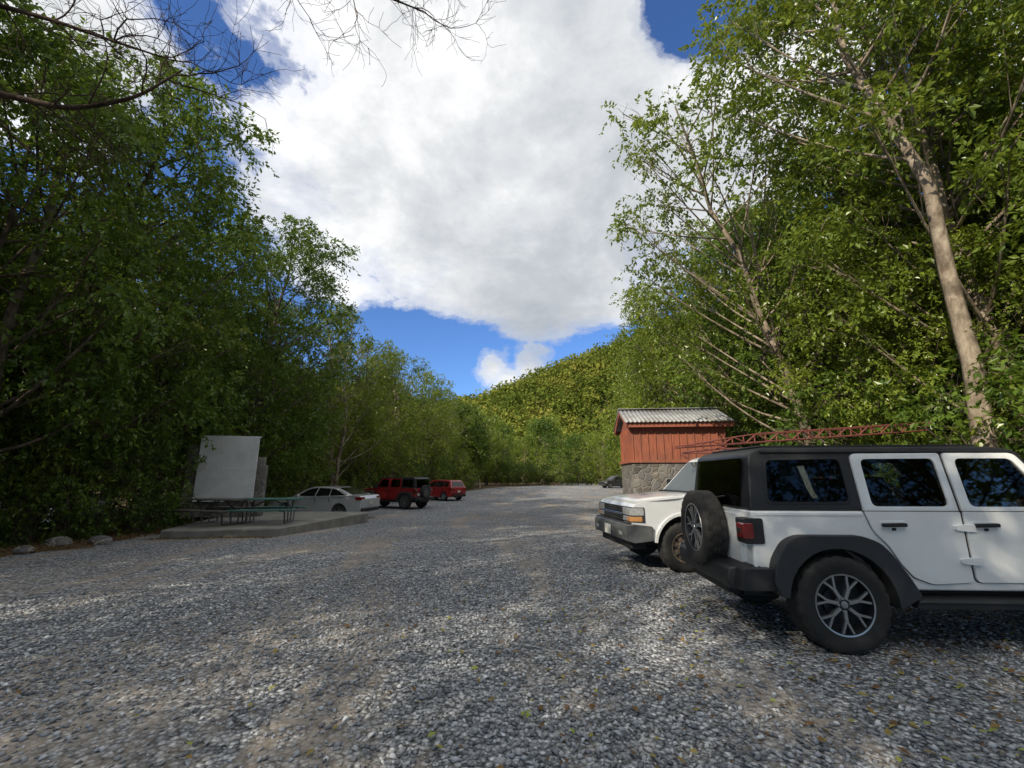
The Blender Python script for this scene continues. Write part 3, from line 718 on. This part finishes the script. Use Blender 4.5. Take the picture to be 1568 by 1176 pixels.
# ------------------------------------------------------------------ pickup truck
def pickup(loc,rz):
    E=empty('pickup_truck',loc,rz); W=.95; wb=3.5; E.scale=(1.0,1.0,1.055)
    nose=lambda s,w=W:(lambda x,z:s*(w-.14*max(0,min(1,(x-.25)/.7))**2-.03*max(0,z-.95)))
    for sx in (0,-wb):
        for sd in (-1,1): wheel(E,sx,sd*.82,.385,R=.385,Wd=.26,rimR=.215,side=sd,style='steel')
    low=[(.84,.62),(.87,.78),(.86,.98),(.80,1.06),(.62,1.105),(.3,1.14),(-.1,1.17),(-.55,1.20),(-2.62,1.20),(-2.62,.48),(-.49,.48)]+arc(0,.40,.49,170,12,14)+[(.58,.50)]
    prism('front_body',low,nose(-1),nose(1),M_twhite,E,.045,4)
    prism('hood_panel',rpoly([(.78,1.04),(.60,1.128),(.3,1.165),(-.1,1.198),(-.56,1.225),(-.56,1.1),(.78,1.0)],.01),lambda x,z:-.62+.10*max(0,x),lambda x,z:.62-.10*max(0,x),M_twhite,E,.02,3)
    bed=[(-2.66,.50),(-2.66,1.22),(-4.75,1.22),(-4.75,.52),(-4.02,.50)]+arc(-wb,.40,.49,168,12,14)[::1]+[(-3.0,.5)]
    bed=[(-2.66,.50),(-2.66,1.22),(-4.75,1.22),(-4.75,.52),(-4.02,.50)]+arc(-wb,.40,.49,168,12,14)+[(-3.0,.5)]
    prism('bed',bed,-W,W,M_twhite,E,.03)
    gy=lambda s,o=0:(lambda x,z:s*(W-.05-.22*(z-1.2)+o))
    prism('cab',rpoly([(-.50,1.19),(-1.12,1.80),(-1.30,1.88),(-2.42,1.88),(-2.55,1.80),(-2.62,1.19)],[0,.08,.1,.1,.05,0]),gy(-1),gy(1),M_twhite,E,.04)
    prism('windshield',[(-.545,1.245),(-1.09,1.785),(-1.11,1.77),(-.56,1.225)],lambda x,z:-.80+.18*(z-1.2),lambda x,z:.80-.18*(z-1.2),M_wind,E,.002)
    prism('cowl',rpoly([(-.44,1.19),(-.44,1.235),(-.60,1.25),(-.60,1.19)],.01),-.80,.80,M_bplast,E,.006)
    for s in (-1,1):
        prism('door_glass',rpoly([(-.86,1.26),(-1.26,1.77),(-1.72,1.79),(-1.72,1.26)],.04),gy(s,-.01),gy(s,.006),M_glass,E,.002)
        prism('rear_door_glass',rpoly([(-1.80,1.26),(-1.80,1.79),(-2.38,1.79),(-2.46,1.26)],.04),gy(s,-.01),gy(s,.006),M_glass,E,.002)
        prism('door_seam',rpoly([(-.62,1.2),(-.62,.56),(-1.76,.56),(-1.76,1.2)],.04),s*(W-.02),s*(W-.0075+.012),M_bplast,E)
        prism('door',rpoly([(-.635,1.185),(-.635,.575),(-1.745,.575),(-1.745,1.185)],.04),s*(W-.02),s*(W+.016),M_twhite,E,.008)
        box('door_trim',(-1.19,s*(W+.018),.80),(1.08,.02,.06),M_gplast,E,.006)
        box('door_handle',(-1.62,s*(W+.025),1.06),(.16,.03,.04),M_bplast,E,.01)
        box('mirror',(-.86,s*(W+.14),1.33),(.10,.20,.24),M_bplast,E,.03)
        prism('arch_trim',arc(0,.40,.475,172,8,16)+arc(0,.40,.53,8,172,16),s*(W-.05),lambda x,z:s*(W+.022-.14*max(0,min(1,(x-.25)/.7))**2),M_twhite,E,.008)
        prism('arch_trim_rear',arc(-wb,.40,.475,172,8,16)+arc(-wb,.40,.53,8,172,16),s*(W-.05),s*(W+.022),M_twhite,E,.008)
        wr=lambda x,z:s*(W+.008-.14*max(0,min(1,(x-.25)/.7))**2)
        prism('headlight_surround',rpoly([(.884,.775),(.878,1.012),(.655,1.012),(.655,.775)],.01),s*.495,lambda x,z:wr(x,z)-s*.002,M_bplast,E,.004)
        prism('headlight',rpoly([(.895,.885),(.885,1.0),(.67,1.0),(.67,.885)],.01),s*.505,wr,M_lamp,E,.012)
        prism('turn_signal',rpoly([(.895,.79),(.895,.865),(.72,.865),(.72,.79)],.01),s*.52,s*.70,M_lamp,E,.01)
        prism('side_marker',rpoly([(.893,.79),(.893,.865),(.70,.865),(.70,.79)],.01),s*.71,wr,M_amber,E,.01)
        box('tail_light',(-4.76,s*.86,.98),(.04,.12,.32),M_redl,E,.01)
        box('fog_lamp',(.985,s*.62,.60),(.03,.14,.07),M_lamp,E,.01)
    prism('grille',rpoly([(.885,.77),(.885,1.01),(.80,1.01),(.80,.77)],.01),-.49,.49,M_bplast,E,.01)
    prism('grille_bar',rpoly([(.905,.865),(.905,.905),(.85,.905),(.85,.865)],.008),-.49,.49,M_chrome,E,.008)
    for zz in (.80,.835,.94,.975): prism('grille_slat',[(.893,zz),(.893,zz+.008),(.85,zz+.008),(.85,zz)],-.48,.48,M_bumpg,E)
    prism('front_bumper',rpoly([(.86,.46),(.99,.50),(1.0,.66),(.96,.745),(.86,.75),(.55,.72),(.56,.50)],.02),lambda x,z:-(.985-.16*max(0,(x-.55)/.45)**2),lambda x,z:(.985-.16*max(0,(x-.55)/.45)**2),M_bumpg,E,.03,4)
    prism('bumper_top_pad',rpoly([(.60,.735),(.60,.765),(.93,.765),(.95,.745)],.008),-.83,.83,M_bplast,E,.008)
    box('number_plate',(1.005,0,.60),(.012,.31,.16),M_plate,E,.003)
    box('under_valance',(.72,0,.42),(.3,1.5,.14),M_bplast,E,.03)
    prism('chassis',[(.7,.38),(-4.7,.38),(-4.7,.52),(.7,.52)],-.5,.5,M_bplast,E,.02)
    prism('inner_wells',[(.6,.60),(-.6,.60),(-.6,1.0),(.6,1.0)],-.62,.62,M_bplast,E)
    box('rear_bumper',(-4.86,0,.58),(.16,1.8,.2),M_gplast,E,.03)
    px=[]
    for s in (-1,1):
        for x in (-2.85,-4.55): px.append([(x,s*.82,1.2),(x,s*.80,1.6),(x,s*.76,2.00)])
        px.append([(-4.7,s*.76,2.0),(-2.8,s*.76,2.0),(-1.0,s*.74,1.97)])
        px.append([(-1.0,s*.74,1.97),(-.98,s*.74,1.93),(-1.15,s*.74,1.84)])
    for x in (-1.05,-2.85,-3.7,-4.6): px.append([(x,-.76,1.99),(x,.76,1.99)])
    tubes('ladder_rack',px,.020,M_rust,E)
    lx=[]
    def lp(t,yy,zz): return (-.35-5.3*t,yy,1.98+.36*t+zz)
    hh=.18
    for (yy,zz) in ((.62,.03),(.22,.03),(.62,hh),(.22,hh)):
        lx.append([lp(t,yy,zz*(1 if zz<.1 else (.3+.7*min(1,4*t)))) for t in np.linspace(0,1,8)])
    for i in range(22):
        t=i/22; t2=(i+1)/22; zt=hh*(.3+.7*min(1,4*t)); zt2=hh*(.3+.7*min(1,4*t2))
        lx.append([lp(t,.62,.03 if i%2 else zt),lp(t2,.62,zt2 if i%2 else .03)])
        lx.append([lp(t,.62,.03),lp(t,.22,.03)]); lx.append([lp(t,.22,zt),lp(t,.22,.03)])
    tubes('steel_lattice',lx,.013,M_rust,E,6)
    return E
pickup((2.80,8.62,gh(0,8.5)+.02),R_(187))

# ------------------------------------------------------------------ generic cars
def car(name,loc,rz,paint,kind='sedan'):
    E=empty(name,loc,rz)
    if kind=='sedan':
        W=.925;ax=(1.42,-1.40);r=.335;belt=.98
        top=[(-2.43,.62),(-2.46,.90),(-2.36,1.05),(-2.1,1.08),(-1.5,1.05),(-.4,1.0),(.95,.98),(1.35,.95),(2.0,.84),(2.32,.72),(2.44,.58),(2.44,.30)]
        gp=[(-2.02,1.05),(-1.15,1.375),(-.75,1.43),(-.25,1.45),(.15,1.42),(.45,1.33),(1.18,.96)]
        wins=[[(-1.62,1.08),(-1.12,1.31),(-.86,1.355),(-.86,1.05)],[(-.82,1.05),(-.82,1.36),(-.20,1.385),(-.12,1.02)],[(-.06,1.02),(-.13,1.385),(.12,1.365),(.42,1.27),(.86,1.02)]]
        ws=((1.10,1.005),(.42,1.36)); rw=((-1.90,1.105),(-1.18,1.375))
    else:
        W=.90;ax=(1.32,-1.30);r=.34;belt=1.0
        top=[(-2.05,.55),(-2.13,.75),(-2.10,1.02),(-1.0,1.05),(.9,1.0),(1.3,.98),(1.85,.88),(2.12,.72),(2.15,.55),(2.12,.30)]
        gp=[(-2.09,1.02),(-1.88,1.42),(-1.78,1.56),(-1.2,1.62),(-.2,1.63),(.2,1.58),(.42,1.48),(1.12,.99)]
        wins=[[(-1.80,1.10),(-1.66,1.44),(-1.30,1.48),(-1.22,1.08)],[(-1.16,1.08),(-1.22,1.49),(-.32,1.52),(-.26,1.05)],[(-.20,1.05),(-.26,1.52),(.12,1.48),(.36,1.38),(.82,1.05)]]
        ws=((1.05,1.05),(.40,1.50)); rw=((-2.045,1.12),(-1.87,1.46))
    Wy=lambda s,o=0:(lambda x,z:s*(W+o-.10*max(0,(abs(x)-1.5)/.95)**2-.05*max(0,(z-.75))/.3))
    bot=[(ax[0]+r+.08,.30)]+arc(ax[0],r,r+.055,0,180,12)+[(ax[0]-r-.1,.22),(ax[1]+r+.1,.22)]+arc(ax[1],r,r+.055,0,180,12)+[(ax[1]-r-.1,.30),(-2.38 if kind=='sedan' else -2.03,.34)]
    prism('body',top+bot,Wy(-1),Wy(1),paint,E,.05,4)
    gy=lambda s,o=0:(lambda x,z:s*(W-.05-.42*(z-belt)+o))
    prism('cabin',rpoly(gp,[0]+[.1]*(len(gp)-2)+[0],3),gy(-1),gy(1),paint,E,.04,4)
    for s in (-1,1):
        for w in wins: prism('side_window',rpoly(w,.03,3),gy(s,-.02),gy(s,.006),M_glass,E)
        prism('rocker',[(-1,.20),(-1,.30),(1,.30),(1,.20)],s*(W-.06),s*(W+.006),M_bplast,E,.01)
        for a in (-.12,-.86 if kind=='sedan' else -1.15): box('door_seam',(a,s*(W+.002-.02),.66),(.012,.02,.60),M_bplast,E)
        for a in (-.30,-1.0): box('door_handle',(a,s*(W+.0-.02),.86),(.16,.03,.03),paint,E,.01)
        box('mirror',(.72,s*(W+.07),1.03),(.14,.18,.12),paint,E,.03)
        rx=-2.40 if kind=='sedan' else -2.10
        prism('tail_light',rpoly([(rx-.06,.86),(rx-.04,1.0),(rx+.28,.99),(rx+.20,.86)],.02),s*.52,Wy(s,.008),M_redl,E,.015)
        fx_=2.28 if kind=='sedan' else 2.0
        prism('headlight',rpoly([(fx_+.11,.60),(fx_+.04,.74),(fx_-.28,.82),(fx_-.18,.66)],.02),s*.50,Wy(s,.008),M_lamp,E,.015)
        for a in ax: wheel(E,a,s*(W-.11),r,R=r,Wd=.21,rimR=.22,side=s,style='plain')
    for nm,(a,b),wd in (('windshield',ws,.62),('rear_window',rw,.58)):
        v=Vector((b[0]-a[0],b[1]-a[1])).normalized(); n_=Vector((-v.y,v.x)); 
        if (n_.y<0): n_=-n_
        o=n_*.022; o2=n_*-.02
        prism(nm,[(a[0]+o.x,a[1]+o.y),(b[0]+o.x,b[1]+o.y),(b[0]+o2.x,b[1]+o2.y),(a[0]+o2.x,a[1]+o2.y)],lambda x,z:-(wd+.10-.35*(z-1.)),lambda x,z:(wd+.10-.35*(z-1.)),M_glass,E)
    prism('inner_wells',[(2.1,.34),(-2.0,.34),(-2.0,.8),(2.1,.8)],-.62,.62,M_bplast,E)
    box('plate',(-2.47 if kind=='sedan' else -2.14,0,.72),(.02,.3,.15),M_plate,E)
    prism('lower_bumper',rpoly([(-2.46 if kind=='sedan' else -2.12,.36),(-2.47 if kind=='sedan' else -2.13,.50),(-2.2,.50),(-2.2,.30)],.02),-.72,.72,M_bplast,E,.02)
    return E
car('sedan_car',(-8.95,21.3,gh(0,20.6)+.02),R_(180-13),M_silver,'sedan')
car('hatchback_car',(-5.9,36.6,gh(0,36)+.02),R_(180-38),M_red2,'hatch')
car('hatchback_car',(13.8,58.5,gh(0,58)+.02),R_(195),M_dark,'hatch')
car('sedan_car',(-16.6,15.3,gh(0,15)+.02),R_(170),M_white,'sedan')

# ------------------------------------------------------------------ hut
def hut(loc,rz):
    E=empty('stone_and_wood_hut',loc,rz); w=3.32; d=2.7   # origin: front-left corner, x right, y back
    b=2.28; t=3.55
    box('stone_base',(w/2,d/2,b/2-.2),(w,d,b+.4),M_stone,E,.02)
    box('wood_wall',(w/2,d/2,(b+t)/2),(w-.06,d-.06,t-b),M_rwood,E)
    for i in range(13):
        x=.06+i*(w-.12)/12
        for yy in (.012,d-.012): box('batten',(x,yy,(b+t)/2),(.045,.03,t-b-.02),M_rwood,E,.004)
    for i in range(10):
        y=.1+i*(d-.2)/9
        for xx in (.012,w-.012): box('batten',(xx,y,(b+t)/2),(.03,.045,t-b-.02),M_rwood,E,.004)
    box('sill_beam',(w/2,-.015,b+.03),(w+.08,.10,.10),M_rwood,E,.01)
    box('sill_beam',(-.015,d/2,b+.03),(.10,d+.06,.098),M_rwood,E,.01)
    box('eave_beam',(w/2,-.22,t+.04),(w+.34,.08,.18),M_rwood,E,.01)
    box('eave_beam',(w/2,d+.22,t+.04),(w+.34,.08,.18),M_rwood,E,.01)
    rh=4.26
    for xx in (.03,w-.09):
        bm=bmesh.new(); vs=[bm.verts.new(p) for p in ((xx,-.1,t),(xx,d+.1,t),(xx,d/2,rh-.08))]; vs2=[bm.verts.new((v.co.x+.06,v.co.y,v.co.z)) for v in vs]
        bm.faces.new(vs); bm.faces.new(vs2[::-1])
        for i in range(3): bm.faces.new((vs[i],vs[(i+1)%3],vs2[(i+1)%3],vs2[i]))
        finish('gable',bm,M_rwood,E)
    for sgn in (0,1):
        for xx in (-.16,w+.16):
            y0=-.30 if sgn==0 else d+.30
            L=math.hypot(d/2+.30,rh-t-.03); an=math.atan2(rh-t-.03,(d/2-y0))
            box('barge_board',(xx,(y0+d/2)/2,(t+.03+rh)/2),(.04,L,.16),M_rwood,E,rot=(an,0,0))
    for sgn in (0,1):
        V=[];F=[]; n=160
        y0=-.36 if sgn==0 else d+.36
        for j,(y,z) in enumerate(((y0,t+.13),(d/2,rh+.10))):
            for i in range(n+1):
                x=-.22+(w+.44)*i/n; V.append((x,y,z+.018*math.sin(x*2*math.pi/.15)))
        for i in range(n): F.append((i,i+1,n+1+i+1,n+1+i))
        o=add_obj('corrugated_roof',mesh_np('corrugated_roof',V,F,[M_roof],smooth=True),parent=E)
        s=o.modifiers.new('s','SOLIDIFY'); s.thickness=.01
    box('ridge_cap',(w/2,d/2,rh+.125),(w+.46,.26,.03),M_roof,E,.01)
    box('door',(w+.005,d/2,1.0),(.06,.9,2.0),M_rwood,E,.01)
hut((4.28,15.6,gh(0,15.5)),R_(-6))

# ------------------------------------------------------------------ slab, stone wall, board, tables
zs_=.10
bm=bmesh.new()
pl0=[(-9.8,12.6),(-9.3,12.5),(-6.75,13.0),(-5.95,18.6),(-6.2,19.1),(-11.6,19.2)]
pl=[]; rg=np.random.default_rng(77)
for i in range(len(pl0)):
    a=np.array(pl0[i]); b=np.array(pl0[(i+1)%len(pl0)]); L=np.linalg.norm(b-a); k=max(1,int(L/.35))
    for j in range(k):
        p=a+(b-a)*j/k+(rg.normal(size=2)*.018 if j else 0); pl.append((float(p[0]),float(p[1])))
A=[bm.verts.new((x,y,zs_)) for x,y in pl]; B=[bm.verts.new((x,y,-.7)) for x,y in pl]
bm.faces.new(A); bm.faces.new(B[::-1])
for i in range(len(pl)): bm.faces.new((A[i],A[(i+1)%len(pl)],B[(i+1)%len(pl)],B[i]))
finish('concrete_slab',bm,M_concrete,None,.025)
SW=empty('stone_wall',(-10.6,16.5,zs_),R_(20))
box('wall_body',(-.12,.30,1.1),(2.45,.40,2.2),M_stone,SW,.03)
box('left_pillar',(-1.20,.25,1.3),(.42,.5,2.6),M_stone,SW,.03)
box('right_pillar',(1.02,.30,.95),(.34,.5,1.9),M_stone,SW,.03)
NB=empty('white_board',(-10.6,16.4,zs_),R_(14))
box('panel',(0,-.09,1.75),(1.95,.05,2.35),M_board,NB,.008)
box('panel_batten',(0,-.118,1.72),(1.95,.012,.03),M_board,NB)
box('panel_frame',(0,-.05,2.94),(2.0,.09,.05),M_board,NB,.006)

def table(loc,rz,mt):
    E=empty('picnic_table',loc,rz)
    for i in range(4): box('top_plank',(0,-.285+i*.19,.755),(1.9,.178,.04),mt,E,.008)
    for s in (-1,1):
        for k in (0,1): box('bench_plank',(0,s*(.62+k*.15),.45),(1.9,.14,.04),mt,E,.008)
    P=[]
    for x in (-.62,.62):
        P.append([(x,-.80,.42),(x,-.55,.41),(x,-.45,.35),(x,-.40,.03),(x,-.3,.02),(x,.3,.02),(x,.40,.03),(x,.45,.35),(x,.55,.41),(x,.80,.42)])
        P.append([(x,-.34,.72),(x,-.25,.68),(x,-.15,.4),(x,-.12,.03)]); P.append([(x,.34,.72),(x,.25,.68),(x,.15,.4),(x,.12,.03)])
        P.append([(x,-.36,.725),(x,.36,.725)])
    P.append([(-.62,0,.45),(.62,0,.45)]); P.append([(-.62,0,.45),(-.1,0,.73)]); P.append([(.62,0,.45),(.1,0,.73)])
    tubes('tube_frame',P,.024,M_tube,E)
table((-7.9,14.6,zs_),R_(8),M_green)
table((-9.3,14.3,zs_),R_(-18),M_brownt)

# rocks along the left edge
def rock(x,y,s):
    rng=np.random.default_rng(int(x*-1000)%9973+int(y*77)); bm=bmesh.new(); bmesh.ops.create_icosphere(bm,subdivisions=2,radius=1)
    for v in bm.verts:
        k=1+rng.normal()*.09; v.co=Vector((v.co.x*s*k*1.2+x,v.co.y*s*k+y,v.co.z*s*k*.65+gh(x,y)+s*.25))
    finish('rock',bm,M_stone,None,ang=20)
for (x,y,s) in [(-10.5,11.6,.22),(-10.1,11.2,.15),(-11.0,11.0,.25),(-10.6,9.9,.18),(-10.4,8.6,.14),(-11.2,7.4,.2)]: rock(x,y,s)

# ------------------------------------------------------------------ world sky + clouds
w=bpy.data.worlds.new('World'); scene.world=w; w.use_nodes=True; w.node_tree.nodes.clear()
t=NT(w.node_tree); out=t.n('ShaderNodeOutputWorld'); bg=t.n('ShaderNodeBackground')
EL=33.; AZ=225.
sky=t.n('ShaderNodeTexSky'); sky.sky_type='NISHITA'; sky.sun_disc=False; sky.sun_elevation=R_(EL); sky.sun_rotation=R_(AZ)
sky.air_density=1.0; sky.dust_density=.4; sky.ozone_density=2.5
d=t.n('ShaderNodeTexCoord').outputs['Generated']
sep=t.n('ShaderNodeSeparateXYZ'); t.l(d,sep.inputs[0])
def dist_to(az,el):
    c=(math.sin(R_(az))*math.cos(R_(el)),math.cos(R_(az))*math.cos(R_(el)),math.sin(R_(el)))
    v=t.n('ShaderNodeVectorMath'); v.operation='DISTANCE'; t.l(d,v.inputs[0]); v.inputs[1].default_value=c; return v.outputs['Value']
def blob(az,el,r): return t.m('SUBTRACT',1.,t.m('DIVIDE',dist_to(az,el),r))
def mx(Bs):
    m=None
    for b in Bs:
        x=blob(*b); m=x if m is None else t.m('MAXIMUM',m,x)
    return m
m=mx([(-3,50,.50),(3,33,.35),(-17,37,.31),(22,40,.36),(-55,36,.20),(-70,46,.24),(150,45,1.0),(-120,50,.6),(85,40,.5),(20,80,.45)])  # wide blobs behind the camera: unseen clouds added to raise ambient light
hole=t.m('MAXIMUM',0.,blob(31,50,.15))
m=t.m('SUBTRACT',m,t.m('MULTIPLY',hole,1.4))
m=t.m('MULTIPLY',t.m('MINIMUM',m,.6),1.1)
m=t.m('SUBTRACT',m,t.m('MULTIPLY',t.m('MAXIMUM',0.,t.m('SUBTRACT',.365,sep.outputs[2])),7.))
m=t.m('MAXIMUM',m,t.m('MULTIPLY',mx([(-2.6,14.2,.045),(2.4,13.8,.045),(-.6,12.4,.045)]),.40))
mpn=t.n('ShaderNodeMapping'); mpn.inputs['Scale'].default_value=(1,1,1.5); t.l(d,mpn.inputs[0])
n1=t.noise(mpn.outputs[0],4.6,10,.64,.15)
dens=t.m('ADD',m,t.m('MULTIPLY',t.m('SUBTRACT',n1,.5),1.75))
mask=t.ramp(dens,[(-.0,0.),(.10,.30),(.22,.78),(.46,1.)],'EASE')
n2=t.noise(mpn.outputs[0],3.2,8,.62,.15)
und=t.m('MAXIMUM',0.,blob(6,30,.46)); und2=t.m('MAXIMUM',0.,blob(8,25,.24)); und3=t.m('MAXIMUM',0.,blob(-2,48,.42))
shade=t.m('ADD',t.m('MULTIPLY',und,.45),t.m('ADD',t.m('MULTIPLY',und2,.40),t.m('MULTIPLY',t.m('SUBTRACT',n2,.44),2.0)))
shade=t.m('ADD',shade,t.m('MULTIPLY',und3,.20),clamp=True)
ccol=t.ramp(shade,[(0.,(1.05,1.05,1.05)),(.3,(.76,.78,.80)),(.6,(.56,.59,.63)),(1.,(.40,.445,.50))])
edgeb=t.ramp(dens,[(.1,1.0),(.5,.92)])
ccol=t.mix(1.,ccol,edgeb,'MULTIPLY')
skyc=t.mix(1.,sky.outputs[0],(.074,.104,.152),'MULTIPLY')
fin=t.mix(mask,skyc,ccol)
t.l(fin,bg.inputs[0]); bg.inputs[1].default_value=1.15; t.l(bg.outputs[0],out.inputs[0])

# ------------------------------------------------------------------ sun + camera
sl=bpy.data.lights.new('sun','SUN'); sl.energy=5.0; sl.angle=R_(.5); sl.color=(1.,.90,.72)
so=bpy.data.objects.new('sun',sl); link(so)
sd=Vector((math.sin(R_(AZ))*math.cos(R_(EL)),math.cos(R_(AZ))*math.cos(R_(EL)),math.sin(R_(EL))))
so.rotation_euler=(-sd).to_track_quat('-Z','Y').to_euler(); so.location=sd*60
cam=bpy.data.cameras.new('camera'); co=bpy.data.objects.new('camera',cam); link(co); scene.camera=co
cam.sensor_width=36; cam.lens=15.15; cam.clip_end=3000; cam.clip_start=.05
co.location=(0,0,1.6); co.rotation_euler=(R_(90+12.0),0,0)
scene.view_settings.view_transform='Standard'; scene.view_settings.look='None'; scene.view_settings.exposure=0
